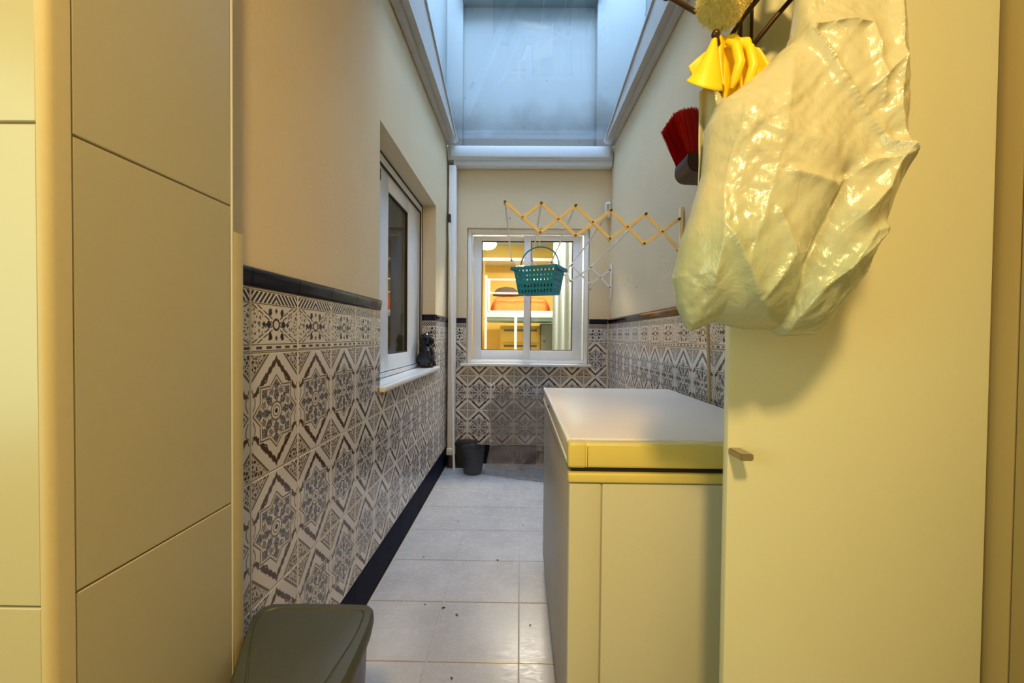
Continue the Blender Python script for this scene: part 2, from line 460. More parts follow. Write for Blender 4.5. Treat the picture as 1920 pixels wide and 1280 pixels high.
# kitchen shell behind and around the camera
struct(obj('wall_kitchen_rear', bx(BM(), -1.7, 1.5, -2.1, -2.0, 0, 2.469), 'wallpaint', smooth=0))
struct(obj('wall_kitchen_left', bx(BM(), -1.7, -1.6, -2.0, .86, 0, 2.469), 'wallpaint', smooth=0))
struct(obj('wall_kitchen_right', bx(BM(), 1.4, 1.5, -2.0, .98, 0, 2.469), 'wallpaint', smooth=0))
struct(obj('wall_kitchen_front_right', bx(BM(), XR+.221, 1.4, .86, .98, 0, 2.469), 'wallpaint', smooth=0))
struct(obj('ceiling', wall_with_hole(bx(BM(), -1.7, 1.5, -2.1, 1.56, 2.47, 2.93), -1.7, 1.5, 1.56, 1.86, 2.79, 2.93, None), 'ceil', smooth=0))  # out of view; near part lowered to hold sky light off the left wall
struct(obj('wall_upper_near', bx(BM(), -1.05, 1.35, 1.70, 1.85, 2.93, 5.2), 'plaster_up', smooth=0))

# ------------------------------------------------------------------ floor
fl = struct(obj('floor', bx(BM(), -1.7, 1.5, -2.1, 3.72, -.12, -.004), 'grout', smooth=0))
for i in range(-2, 8):
    for k in range(-1, 4):
        x0 = -.308+.3143*(k); y0 = 1.3682+.3143*i
        if k == -1: x0 = -.6223
        a, b = max(x0, XL+.002), min(x0+.3143, XR)
        c, d = y0, min(y0+.3143, YB)
        if d-c < .01 or b-a < .01: continue
        bm = BM(); j = .0018
        bx(bm, a+j, b-j, c+j, d-j, -.006, random.uniform(-.0003, .0003), .0012, 1)
        obj('tile', bm, 'floor', fl)
# ------------------------------------------------------------------ roof frame and glass
tr = struct(obj('trim_7', BM(), 'alu'))
bm = BM(); bx(bm, XL+.001, XR-.001, 3.43, 3.523, 2.575, 2.692, .004); bx(bm, XL+.03, XR-.03, 3.405, 3.43, 2.59, 2.68, .004)
bx(bm, XL+.05, XR-.001, 3.44, 3.523, 2.535, 2.575, .003)
bm.to_mesh(tr.data); tr.data.shade_smooth(); tr.data.set_sharp_from_angle(angle=R(35)); bm.free(); tr['label'] = 'white aluminium beam across the end of the glass roof'
def side_beam(name, xa, xb, xm, sl):
    bm = BM()
    prism(bm, [(1.56, 2.655), (3.429, 2.692), (3.429, 2.722), (1.56, 2.722+sl*1.87)], 'x', min(xa, xm), max(xa, xm))
    prism(bm, [(1.56, 2.70), (3.429, 2.71), (3.429, 2.735), (1.56, 2.735+sl*1.87)], 'x', min(xm, xb), max(xm, xb))
    e = xb+(xb-xm)*.25
    prism(bm, [(1.56, 2.722+sl*1.87), (3.429, 2.722), (3.429, 2.738), (1.56, 2.738+sl*1.87)], 'x', min(xb, e), max(xb, e))
    return struct(obj(name, bm, 'rail'))
side_beam('trim_8', XL+.0005, -.545, -.585, .21)['label'] = 'white roof rail along the left wall'
side_beam('trim_9', XR-.0005, .69, .73, .13)['label'] = 'white roof rail along the right wall'
bm = BM()
vs = [bm.verts.new(p) for p in ((-.60, 3.42, 2.742), (.74, 3.42, 2.742), (.74, 1.56, 2.742+.24), (-.60, 1.56, 2.742+.40))]
bm.faces.new(vs); r = bmesh.ops.extrude_face_region(bm, geom=bm.faces[:])
for v in r['geom']:
    if isinstance(v, bmesh.types.BMVert): v.co.z += .006
rg = obj('window_3', bm, 'roofglass', smooth=0); struct(rg); rg['label'] = 'sloping glass roof pane'

# ------------------------------------------------------------------ windows (local: x along wall, y outward, z up)
def rect_frame(bm, x0, x1, z0, z1, y0, y1, l, r_, b, t, bev=.002):
    bx(bm, x0, x0+l, y0, y1, z0, z1, bev); bx(bm, x1-r_, x1, y0, y1, z0, z1, bev)
    bx(bm, x0+l, x1-r_, y0, y1, z0, z0+b, bev); bx(bm, x0+l, x1-r_, y0, y1, z1-t, z1, bev); return bm
def sash(win, x0, x1, z0, z1, y0, gx0, gx1, gz0, gz1):
    s = obj('sash', rect_frame(BM(), x0, x1, z0, z1, y0, y0+.03, gx0-x0, x1-gx1, gz0-z0, z1-gz1), 'alu', win, local=True)
    obj('gasket', rect_frame(BM(), gx0, gx1, gz0, gz1, y0+.006, y0+.026, .006, .006, .006, .006, 0), 'gasket', s, local=True)
    obj('pane', bx(BM(), gx0+.004, gx1-.004, y0+.013, y0+.018, gz0+.004, gz1-.004), 'glass', s, local=True)
    return s
w1 = struct(bpy.data.objects.new('window_1', None)); C.objects.link(w1); w1.location = (0, YB, 0)
w1['label'] = 'white sliding window in the back wall with lit bedroom behind'
bm = rect_frame(BM(), -.458, .588, .874, 2.033, .03, .12, .030, .030, .022, .032)
obj('frame', bm, 'alu', w1, local=True)
bm = rect_frame(BM(), -.428, .558, .896, 2.001, .045, .055, .010, .010, .008, .014); obj('frame_track', bm, 'alu', w1, local=True)
sash(w1, -.418, .062, .903, 1.986, .088, -.342, .036, .985, 1.944)
sash(w1, .030, .536, .903, 1.986, .056, .089, .456, .985, 1.940)
obj('sill', bx(BM(), -.508, .614, -.030, .03, .848, .873, .006), 'marble', w1, local=True)
obj('sash_lock', bx(BM(), .045, .06, .046, .056, 1.40, 1.47, .003), 'alu', w1, local=True)
w2 = struct(bpy.data.objects.new('window_2', None)); C.objects.link(w2); w2.location = (XL, 0, 0); w2.rotation_euler = (0, 0, R(90))
w2['label'] = 'white sliding window in the left wall with dark glass'
obj('frame', rect_frame(BM(), 1.807, 2.998, .882, 2.050, .104, .2, .045, .045, .022, .060), 'alu', w2, local=True)
obj('gasket', rect_frame(BM(), 1.800, 2.999, .881, 2.051, .1015, .1045, .012, .010, .0, .012, 0), 'gasket', w2, local=True)
obj('gasket', rect_frame(BM(), 1.845, 2.96, .90, 1.996, .1025, .110, .008, .012, .0, .010, 0), 'gasket', w2, local=True)
s2 = sash(w2, 2.085, 2.905, .910, 1.985, .112, 2.255, 2.66, 1.0, 1.90)
sash(w2, 1.85, 2.30, .910, 1.985, .146, 1.93, 2.22, 1.0, 1.90)
for z in (.925, 1.90): obj('latch', bx(BM(), 2.075, 2.10, .100, .113, z, z+.055, .003), 'gasket', s2, local=True)
obj('pull_edge', bx(BM(), 2.078, 2.086, .108, .140, .93, 1.97, .001), 'gasket', s2, local=True)
obj('sill', bx(BM(), 1.803, 2.997, -.0, .104, .8545, .8805, .0), 'marble', w2, local=True)
obj('sill_edge', bx(BM(), 1.79, 3.03, -.028, .001, .8545, .8805, .006), 'marble', w2, local=True)

# ------------------------------------------------------------------ bedroom behind the back window, dark room behind the left one
def shell(name, x0, x1, y0, y1, z0, z1, mat, open_side):
    bm = BM(); t = .06
    if open_side != 'x1': bx(bm, x1, x1+t, y0, y1, z0, z1)
    if open_side != 'x0': bx(bm, x0-t, x0, y0, y1, z0, z1)
    if open_side != 'y0': bx(bm, x0-t, x1+t, y0-t, y0, z0, z1)
    if open_side != 'y1': bx(bm, x0-t, x1+t, y1, y1+t, z0, z1)
    bx(bm, x0-t, x1+t, y0, y1, z1, z1+t); bx(bm, x0-t, x1+t, y0, y1, z0-t, z0)
    return struct(obj(name, bm, mat, smooth=0))
for nm, b, mt in (('wall_bedroom_left', (-1.66, -1.6, 3.694, 5.7, 0, 2.369), 'yellowwood'), ('wall_bedroom_right', (1.5, 1.56, 3.694, 5.7, 0, 2.369), 'wallpaint'),
                  ('wall_bedroom_back', (-1.66, 1.56, 5.7, 5.76, 0, 2.369), 'yellowwood'), ('floor_bedroom', (-1.66, 1.56, 3.722, 5.76, -.06, 0), 'wallpaint'), ('ceiling_bedroom', (-1.66, 1.56, 3.75, 5.76, 2.37, 2.43), 'bedceil')):
    struct(obj(nm, bx(BM(), *b), mt, smooth=0))
struct(obj('trim_12', bx(BM(), -1.66, 1.56, 3.695, 3.749, 2.36, 2.43), 'bedceil', smooth=0))
for nm, b in (('trim_10', (-1.66, -.9, 3.6945, 3.72, 0, 2.55)), ('trim_11', (1.1, 1.56, 3.6945, 3.72, 0, 2.55))): struct(obj(nm, bx(BM(), *b), 'wallpaint', smooth=0))
shell('wall_dark_room', -2.4, XL-.25, 1.3, 3.6, 0, 2.55, 'greyteal', 'x1')

bed = thing('bunk_bed', 'white framed bunk bed with pale blue base seen through the back window', 'bed', (0, 5.0, 0))
obj('bed_base', bx(BM(), -.42, .42, 4.72, 5.55, 1.29, 1.325, .004), 'bedblue', bed)
obj('bed_rail', bx(BM(), -.41, .43, 4.70, 4.72, 1.325, 1.40, .004), 'white', bed)
for px_, z1 in ((-.395, 1.80), (.39, 1.74), (-.36, 1.74)):
    obj('post', bx(BM(), px_-.013, px_+.013, 4.69, 4.718, 0 if px_ != -.36 else 1.39, z1, .003), 'white', bed)
for z in (1.60, 1.755): obj('guard_rail', tube(BM(), [(-.39, 4.705, z), (.39, 4.705, z)], .010), 'white', bed)
for px_ in (-.05,): obj('ladder_post', bx(BM(), px_-.015, px_+.015, 4.66, 4.69, 0, 1.33, .003), 'white', bed)
bm = BM(); n = 40; mrows = []
for i in range(n+1):
    row = []
    for k in range(13):
        u = i/n; a = PI*k/12
        x = -.37+.74*u; e = min(1, min(u, 1-u)*9)**.5
        y = 5.0-.27*math.cos(a)*e; z = 1.33+(.05+.20*e*(math.sin(a)**.6 if math.sin(a) > 0 else 0))
        z += .018*noise.noise(Vector((x*9+y*7, y*5, 0))); y += .02*noise.noise(Vector((x*22+z*16, z*9, 3)))
        row.append(bm.verts.new((x, y, z)))
    mrows.append(row)
for i in range(n):
    for k in range(12): bm.faces.new((mrows[i][k], mrows[i+1][k], mrows[i+1][k+1], mrows[i][k+1]))
bm.faces.new(mrows[0]); bm.faces.new(mrows[-1][::-1])
for i in range(n): bm.faces.new((mrows[i][0], mrows[i][12], mrows[i+1][12], mrows[i+1][0]))
tag(obj('quilt', bm, 'orange'), 'rumpled orange quilt on the bunk bed', 'quilt')
bm = BM(); ball(bm, (-.17, 5.0, 1.60), .14, 20, 12, (1.2, .7, .75)); ball(bm, (-.02, 4.98, 1.60), .09, 16, 10, (1.2, .7, .6))
for v in bm.verts:
    v.co += Vector((0, 0, .02))*noise.noise(v.co*11)
    if v.co.z < 1.60: v.co.z = 1.60+.05*(v.co.z-1.60)
tag(obj('folded_cloth', bm, 'dark'), 'dark brown cloth heaped on the orange quilt', 'cloth')
ch = thing('chest_of_drawers', 'yellow chest with dark drawer gaps under the bunk bed', 'chest', (.02, 5.3, 0))
obj('body', bx(BM(), -.25, .255, 5.15, 5.55, 0, 1.24, .004), 'yellowwood', ch)
for i in range(6): obj('drawer', bx(BM(), -.235, .245, 5.125, 5.149, .06+.195*i, .225+.195*i, .006), 'yellowwood', ch)
for i in range(6): obj('handle', bx(BM(), -.20, .21, 5.105, 5.124, .195+.195*i, .218+.195*i, .003), 'dark', ch)
lk = thing('locker', 'grey green narrow locker beside the yellow chest', 'locker', (.39, 5.3, 0))
obj('body', bx(BM(), .262, .41, 5.1, 5.5, 0, 1.27, .004), 'greyteal', lk); obj('door', bx(BM(), .266, .406, 5.08, 5.099, .02, 1.26, .003), 'greyteal', lk)
obj('knob', ball(BM(), (.30, 5.072, 1.05), .012), 'gasket', lk)
bm = BM(); n = 60
pr = [(.345+.6*i/n, 4.35+.02*math.sin(i*.9)+.01*math.sin(i*.37)) for i in range(n+1)]
A = [bm.verts.new((x, y, .05)) for x, y in pr]; B = [bm.verts.new((x, y, 2.34)) for x, y in pr]
for i in range(n): bm.faces.new((A[i], A[i+1], B[i+1], B[i]))
r = bmesh.ops.extrude_face_region(bm, geom=bm.faces[:])
for v in r['geom']:
    if isinstance(v, bmesh.types.BMVert): v.co.y += .004
tag(obj('curtain', bm, 'greyteal' if 0 else plain('pale_grey_curtain', (.42, .50, .50), .8)), 'pale grey curtain at the right of the back window', 'curtain')
sh = thing('wall_shelf', 'long white shelf high on the yellow bedroom wall', 'shelf', (-.1, 5.5, 2.1))
obj('board', bx(BM(), -.9, .45, 5.3, 5.69, 2.08, 2.12, .003), 'white', sh); obj('back_panel', bx(BM(), -.9, .45, 5.67, 5.695, 2.12, 2.2, .002), 'yellowwood', sh)
lm = thing('ceiling_lamp', 'glowing round lamp on the bedroom ceiling', 'lamp', (-.42, 5.1, 2.3))
e = Mat('lamp_glow', (1, 1, 1)); e.set('Emission Color', (1, .93, .75, 1)); e.set('Emission Strength', 9)
M['glow'] = e.m
obj('diffuser', ball(BM(), (-.42, 5.1, 2.25), .12, 20, 12, (1, 1, .6)), 'glow', lm)
obj('base', tube(BM(), [(-.42, 5.1, 2.30), (-.42, 5.1, 2.37)], .07, 16), 'white', lm)

# ------------------------------------------------------------------ white pipe and pole in the corner, sensor
dp = thing('drainpipe', 'cream square drainpipe running down the back left corner', 'pipe', (-.575, 3.47, 0))
obj('pipe', bx(BM(), -.606, -.545, 3.43, 3.50, .11, 2.533, .006), 'alu', dp)
obj('collar', bx(BM(), -.612, -.539, 3.424, 3.506, .10, .16, .006), 'alu', dp)
obj('shoe', tube(BM(), [(-.575, 3.465, .12), (-.575, 3.45, .05), (-.575, 3.42, .0)], .034, 12), 'gasket', dp)
pl = thing('telescopic_pole', 'slim white pole with black tip leaning in the back left corner', 'pole', (-.535, 3.36, 0))
obj('shaft', tube(BM(), [(-.536, 3.36, 0), (-.596, 3.41, 2.06)], .0105, 10), 'white', pl)
obj('tip', tube(BM(), [(-.5955, 3.41, 2.045), (-.598, 3.412, 2.115)], .0145, 10), 'gasket', pl)
sn = thing('outdoor_sensor', 'small white sensor high in the back right corner', 'sensor', (.735, 3.5, 2.11))
obj('housing', tube(BM(), [(.735, 3.492, 2.12), (.735, 3.492, 2.13), (.735, 3.492, 2.235), (.735, 3.492, 2.245)], [.02, .028, .028, .02], 16), 'white', sn)
obj('lens', bx(BM(), .718, .737, 3.458, 3.47, 2.165, 2.225, .003), 'steel', sn)

# ------------------------------------------------------------------ clothes airer
air = thing('clothes_airer', 'pale wooden concertina clothes airer pulled out from the right wall', 'airer', (XR, 1.94, 1.6))
T_ = [(-.076, 1.739), (.095, 1.735), (.256, 1.724), (.421, 1.702), (.584, 1.686), (.742, 1.665)]
B_ = [(.091, 1.598), (.257, 1.584), (.418, 1.570), (.579, 1.548), (.742, 1.522)]
def slat(a, b, y, wd=.015, th=.008):
    bm = BM(); d = Vector((b[0]-a[0], 0, b[1]-a[1])); L = d.length; d.normalize(); nrm = Vector((-d.z, 0, d.x))
    r = bmesh.ops.create_cube(bm, size=1)
    for v in r['verts']: v.co = Vector((v.co.x*(L+.016), v.co.y*th, v.co.z*wd))
    bmesh.ops.bevel(bm, geom=bm.edges[:], offset=.002, segments=2, affect='EDGES')
    mid = Vector(((a[0]+b[0])/2, y, (a[1]+b[1])/2))
    for v in bm.verts: v.co = mid+d*v.co.x+Vector((0, v.co.y, 0))+nrm*v.co.z
    obj('slat', bm, 'wood' if y < 3 else 'white', air)  # same wood throughout; far slats white, daylight tint put into the colour
def pin(x, z, y, r=.0055, l=.014):
    obj('pin', tube(BM(), [(x, y-l, z), (x, y-l+.002, z), (x, y+l, z)], [r*.7, r, r], 8), 'pin', air)
for y in (1.94, 3.42):
    for i in range(5): slat(T_[i], B_[i], y-.005)
    m0 = ((T_[0][0]+B_[0][0])/2, (T_[0][1]+B_[0][1])/2)
    slat(m0, T_[1], y+.005)
    for i in range(4): slat(B_[i], T_[i+2], y+.005)
    for p in T_[:5]: pin(p[0], p[1], y, .0065, .018)
    for p in B_+[T_[5]]: pin(p[0], p[1], y)
    for i in range(5): pin((T_[i][0]+B_[i][0])/2, (T_[i][1]+B_[i][1])/2, y, .0045)
    obj('bracket', bx(BM(), .746, .7615, y-.010, y+.010, 1.43, 1.72, .003), 'wood' if y < 3 else 'white', air)  # far bracket whitened too, daylight painted into its colour
for i in range(5):
    a = T_[i]; obj('rod', tube(BM(), [(a[0], 1.93, a[1]+.006), (a[0], 2.7, a[1]-.004), (a[0], 3.43, a[1]+.006)], .0045, 8), 'rod', air)

# ------------------------------------------------------------------ teal basket
bk = thing('plastic_basket', 'small teal perforated basket hanging from the wooden airer', 'basket', (.09, 1.97, 1.31), R(-24))
def lattice_wall(bm, p00, p10, p01, p11, nx, nz, fx, fz, skip=None):
    """perforated sheet: grid of rounded windows between bars"""
    P = lambda u, v: (Vector(p00)*(1-u)*(1-v)+Vector(p10)*u*(1-v)+Vector(p01)*(1-u)*v+Vector(p11)*u*v)
    for i in range(nx):
        for k in range(nz):
            u0, u1, v0, v1 = i/nx, (i+1)/nx, k/nz, (k+1)/nz
            du, dv = (u1-u0)*fx, (v1-v0)*fz
            o_ = [(u0, v0), (u1, v0), (u1, v1), (u0, v1)]
            q = [(u0+du, v0+dv), (u1-du, v0+dv), (u1-du, v1-dv), (u0+du, v1-dv)]
            O = [bm.verts.new(P(*t)) for t in o_]; I = [bm.verts.new(P(*t)) for t in q]
            for j in range(4): bm.faces.new((O[j], O[(j+1) % 4], I[(j+1) % 4], I[j]))
tw, td, bw, bd, bh = .104, .068, .085, .052, .122
top = [(-tw, -td, bh), (tw, -td, bh), (tw, td, bh), (-tw, td, bh)]; bot = [(-bw, -bd, 0), (bw, -bd, 0), (bw, bd, 0), (-bw, bd, 0)]
for i in range(4):
    k = (i+1) % 4; bm = BM()
    lattice_wall(bm, bot[i], bot[k], top[i], top[k], 11 if i % 2 == 0 else 7, 5, .24, .20)
    bmesh.ops.remove_doubles(bm, verts=bm.verts, dist=.0004)
    s = obj('side', bm, 'teal', bk, local=True, smooth=0)
    md = s.modifiers.new('thickness', 'SOLIDIFY'); md.thickness = .0035; md.offset = 0
bm = BM(); lattice_wall(bm, bot[0], bot[1], bot[3], bot[2], 11, 7, .2, .2); bmesh.ops.remove_doubles(bm, verts=bm.verts, dist=.0004)
s = obj('base', bm, 'teal', bk, local=True, smooth=0); md = s.modifiers.new('thickness', 'SOLIDIFY'); md.thickness = .004; md.offset = 0
bm = BM(); rect = [(-tw-.008, -td-.008), (tw+.008, -td-.008), (tw+.008, td+.008), (-tw-.008, td+.008)]
for i in range(4):
    a, b = rect[i], rect[(i+1) % 4]; x0, x1 = sorted((a[0], b[0])); y0, y1 = sorted((a[1], b[1]))
    bx(bm, x0-.004, x1+.004, y0-.004, y1+.004, bh-.012, bh+.004, .002)
obj('rim', bm, 'teal', bk, local=True)
pts = [(-.098*math.cos(a), 0, bh+.105*math.sin(a)**.8) for a in [i*PI/20 for i in range(21)]]
obj('handle', tube(BM(), pts, .0035, 8), 'teal', bk, local=True)
obj('hook', tube(BM(), [(0, 0, bh+.105+.004), (.004, 0, bh+.118), (0, -.01, bh+.135), (0, -.02, bh+.155)], .0022, 6), 'rod', bk, local=True)
peg0 = None
for i in range(12):
    if peg0 is None:
        bm = BM(); bx(bm, -.036, .036, -.006, -.0015, -.005, .005, .0015); bx(bm, -.036, .036, .0015, .006, -.005, .005, .0015)
        peg0 = obj('clothes_peg', bm, 'box_black'); o = peg0
        obj('spring', tube(BM(), [(.006, -.008, 0), (.006, .008, 0)], .0042, 8), 'steel', peg0, local=True)
        spring0 = peg0.children[0] if len(peg0.children) else None
    else:
        o = peg0.copy(); C.objects.link(o)
        for s in list(peg0.children): d = s.copy(); C.objects.link(d); d.parent = o
    tag(o, 'dark clothes peg lying in the teal basket', 'peg', 'clothes pegs in the teal basket')
    l = Matrix.Rotation(R(-24), 4, 'Z') @ Vector((-.038+.038*(i % 3), -.03+.016*(i//3 % 4), .012+.012*(i % 4)))
    o.location = Vector((.09, 1.97, 1.31))+l; o.rotation_euler = (R(90) if i % 2 else 0, random.uniform(-.12, .12), R(-24)+random.uniform(-.5, .5))

# ------------------------------------------------------------------ black bag on the window sill
def blob(bm, prof, cx, cy, z0, amp, fr, seed, n=40, m=44, squash=(1, 1)):
    """lathe of (height, radius) with folded film displacement"""
    rows = []
    for i in range(m+1):
        t = i/m; hmax = prof[-1][0]; h = t*hmax
        for j in range(len(prof)-1):
            if prof[j][0] <= h <= prof[j+1][0]:
                q = (h-prof[j][0])/(prof[j+1][0]-prof[j][0]+1e-9); q = q*q*(3-2*q); rr = prof[j][1]*(1-q)+prof[j+1][1]*q; break
        row = []
        for k in range(n):
            a = 2*PI*k/n; p = Vector((math.cos(a)*fr, math.sin(a)*fr, h*fr*6+seed))
            d = 1+amp*(abs(noise.noise(p))*2.2-.5)+amp*.5*noise.noise(p*3)
            row.append(bm.verts.new((cx+rr*d*math.cos(a)*squash[0], cy+rr*d*math.sin(a)*squash[1], z0+h)))
        rows.append(row)
    for i in range(m):
        for k in range(n): bm.faces.new((rows[i][k], rows[i][(k+1) % n], rows[i+1][(k+1) % n], rows[i+1][k]))
    bm.faces.new(rows[0][::-1]); bm.faces.new(rows[-1]); return bm
bg = thing('black_bin_bag', 'black plastic bag tied up on the left window sill', 'bag', (-.665, 2.92, .8815))
obj('filled_bag', blob(BM(), [(0, .04), (.012, .056), (.06, .060), (.11, .055), (.15, .042), (.165, .030)], -.663, 2.90, .8815, .30, 1.4, 2), 'blackbag', bg)
obj('tied_top', blob(BM(), [(0, .024), (.02, .040), (.05, .046), (.075, .036), (.09, .014)], -.660, 2.905, 1.035, .4, 1.7, 9), 'blackbag', bg)

# ------------------------------------------------------------------ chest freezer
fz = thing('chest_freezer', 'long white chest freezer with yellowed lid edge by the right wall', 'freezer', (.41, 1.46, 0))
xa, xb, ya, yb = .117, .722, .955, 1.972
bm = BM(); bx(bm, xa+.004, xb-.004, ya+.006, yb-.004, .05, .765, .006); obj('body', bm, 'fz_side', fz, label='grey body sheet')
obj('corner_post', bx(BM(), xa+.002, xa+.0775, ya, ya+.02, .05, .764, .004), 'fz_body', fz)
obj('front_panel', bx(BM(), xa+.080, xb-.002, ya+.001, ya+.02, .05, .764, .003), 'fz_body', fz)
obj('plinth', bx(BM(), xa+.03, xb-.03, ya+.03, yb-.03, 0.001, .05), 'gasket', fz)
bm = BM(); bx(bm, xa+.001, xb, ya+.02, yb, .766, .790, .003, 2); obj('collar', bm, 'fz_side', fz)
bm = BM(); bx(bm, xa-.001, xb, ya-.005, ya+.0195, .7665, .790, .005, 3); obj('collar_trim', bm, 'fz_trim', fz, label='yellowed plastic strip')
obj('gasket', bx(BM(), xa+.008, xb-.008, ya+.008, yb-.008, .790, .802), 'gasket', fz)
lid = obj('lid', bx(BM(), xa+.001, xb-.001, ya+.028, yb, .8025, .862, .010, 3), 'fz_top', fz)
bm = BM(); bx(bm, xa-.001, xb, ya-.006, ya+.029, .802, .8605, .007, 3); obj('lid_front_trim', bm, 'fz_trim', lid, label='yellowed plastic front edge')
bm = BM(); bx(bm, xa-.0022, xa+.0432, ya-.0072, ya+.029, .8012, .8613, .0078, 3); obj('lid_corner_trim', bm, 'fz_trim', lid, label='yellowed plastic corner cap')
obj('seam', bx(BM(), xa+.0428, xa+.0438, ya-.0066, ya-.004, .806, .853), 'gasket', lid)
bm = BM(); bx(bm, xa-.002, xa+.006, ya+.03, yb-.01, .803, .812, .001); obj('lid_side_bead', bm, 'white', lid)
bm = BM(); bx(bm, xa-.002, xa+.010, ya+.029, yb-.004, .852, .8635, .003); obj('lid_edge_bead', bm, 'white', lid)
obj('screw', tube(BM(), [(xa-.003, 1.63, .828), (xa+.002, 1.63, .828)], .005, 8), 'gasket', lid)

# ------------------------------------------------------------------ waste bin
bn = thing('waste_bin', 'dark olive grey lidded bin beside the patterned left wall', 'bin', (-.45, .78, 0))
BC = [(-.600, .905), (-.580, .957), (-.352, .960), (-.325, .90), (-.313, .75), (-.335, .56), (-.36, .535), (-.43, .535), (-.455, .56)]
def outline(g, n=64):
    """rounded version of the bin outline, shrunk by g"""
    P_ = [Vector((x, y, 0)) for x, y in BC]; c = sum(P_, Vector())/len(P_); pts = []
    for i in range(len(P_)):
        a, b, d, e = P_[i-1], P_[i], P_[(i+1) % len(P_)], P_[(i+2) % len(P_)]
        for k in range(8):
            t = k/8; q = .5*((2*b)+(d-a)*t+(2*a-5*b+4*d-e)*t*t+(3*b-a-3*d+e)*t**3)
            q = q*.45+b.lerp(d, t)*.55
            pts.append(q-(q-c).normalized()*g)
    return [(p.x, p.y) for p in pts]
def loft(bm, loops):
    R_ = [[bm.verts.new((x, y, z)) for (x, y) in lp] for (lp, z) in loops]
    n = len(R_[0])
    for i in range(len(R_)-1):
        for k in range(n): bm.faces.new((R_[i][k], R_[i][(k+1) % n], R_[i+1][(k+1) % n], R_[i+1][k]))
    bm.faces.new(R_[0][::-1]); bm.faces.new(R_[-1]); return bm
o_ = outline
obj('body', loft(BM(), [(o_(.05), 0.001), (o_(.046), .01), (o_(.022), .41), (o_(.018), .432)]), 'binbody', bn, label='violet blue body')
ld = obj('lid', loft(BM(), [(o_(.017), .4325), (o_(.003), .435), (o_(.0), .445), (o_(.002), .462), (o_(.009), .470), (o_(.030), .473), (o_(.032), .4705), (o_(.035), .4705), (o_(.037), .473), (o_(.07), .477)]), 'bin', bn)
obj('hinge', tube(BM(), [(-.52, .955, .44), (-.40, .955, .44)], .006, 8), 'bin', ld)

# ------------------------------------------------------------------ tall cabinet with its door standing open
cb = thing('tall_cabinet', 'tall cream cabinet with its door standing open toward the freezer', 'cabinet', (1.1, .3, 0))
obj('body', bx(BM(), .905, 1.38, -.4, .80, .08, 2.35, .002), 'cabin_side', cb)
obj('plinth', bx(BM(), .93, 1.38, -.4, .80, 0, .08), 'gasket', cb)
obj('side_post', bx(BM(), .872, .904, .7265, .80, .08, 2.35, .0015), 'cabin_side', cb, label='hinge post with shade painted tan')
obj('closed_door', bx(BM(), .872, .904, .10, .7235, .08, 2.35, .0015), 'cabin_side', cb, label='closed door with shade painted tan')
dr = obj('open_door', bx(BM(), .388, .864, .760, .778, .085, 2.35, .0015), 'cabin', cb, label='cream door standing open')
for z in (.3, 1.9): obj('hinge', bx(BM(), .864, .8716, .762, .776, z, z+.06, .001), 'steel', dr)
bm = BM(); prism(bm, [(.3885, .905), (.4115, .905), (.4115, .893), (.3885, .893)], 'y', .716, .7605)
bmesh.ops.bevel(bm, geom=bm.edges[:], offset=.0018, segments=2, affect='EDGES'); obj('handle', bm, 'steel', dr, label='brushed steel pull handle')

# ------------------------------------------------------------------ wire hanger rack on the open door
hr = thing('wire_hook_rack', 'dark bronze wire rack of ball tipped arms on the open cabinet door', 'rack', (.40, .755, 1.72))
obj('back_wire', tube(BM(), [(.4125, .752, 1.86), (.4125, .752, 1.60)], .0030, 8), 'bronze', hr)
obj('back_wire', tube(BM(), [(.392, .752, 1.86), (.392, .752, 1.60)], .0042, 8), 'bronze', hr)
obj('cross_plate', bx(BM(), .385, .425, .748, .7598, 1.745, 1.77, .002), 'bronze', hr)
obj('cross_plate', bx(BM(), .385, .425, .748, .7598, 1.600, 1.62, .002), 'bronze', hr)
def arm(pts, r=.0042, tip=.0085):
    a = obj('arm', tube(BM(), pts, r, 10), 'bronze', hr)
    obj('ball_tip', ball(BM(), pts[-1], tip), 'bronze', a)
arm([(.405, .75, 1.765), (.34, .70, 1.70), (.288, .695, 1.651), (.238, .69, 1.675)])
arm([(.402, .75, 1.61), (.36, .71, 1.590), (.315, .67, 1.578), (.299, .645, 1.578)], .0040, .0068)
arm([(.396, .75, 1.612), (.43, .715, 1.655), (.47, .69, 1.70), (.475, .69, 1.72)])
arm([(.405, .75, 1.61), (.35, .71, 1.615), (.365, .69, 1.64), (.405, .69, 1.69)])
arm([(.62, .755, 1.88), (.60, .72, 1.80), (.56, .66, 1.78), (.52, .62, 1.80)])
obj('cross_plate', bx(BM(), .42, .64, .750, .7598, 1.80, 1.815, .002), 'bronze', hr)

# ------------------------------------------------------------------ fleece roller sleeve
fs = thing('fleece_sleeve', 'fluffy cream fleece duster sleeve hung above the yellow gloves', 'duster', (.34, .66, 1.64))
a0, a1 = Vector((.306, .655, 1.625)), Vector((.384, .665, 1.740)); ax_ = (a1-a0).normalized()
ux = ax_.cross(Vector((0, 1, 0))).normalized(); uy = ax_.cross(ux).normalized(); RS = .035
bm = BM(); rows = []
for i in range(41):
    t = i/40; ce = a0.lerp(a1, t); row = []
    for k in range(48):
        a = 2*PI*k/48; d = ux*math.cos(a)+uy*math.sin(a)
        rr = RS*(1+.12*noise.noise((ce+d*RS)*60))*(1.0 if i > 2 else .86+.05*i)
        row.append(bm.verts.new(ce+d*rr))
    rows.append(row)
for i in range(40):
    for k in range(48): bm.faces.new((rows[i][k], rows[i][(k+1) % 48], rows[i+1][(k+1) % 48], rows[i+1][k]))
bm.faces.new(rows[0][::-1]); bm.faces.new(rows[-1]); obj('sleeve', bm, 'fleece', fs)
bm = BM()
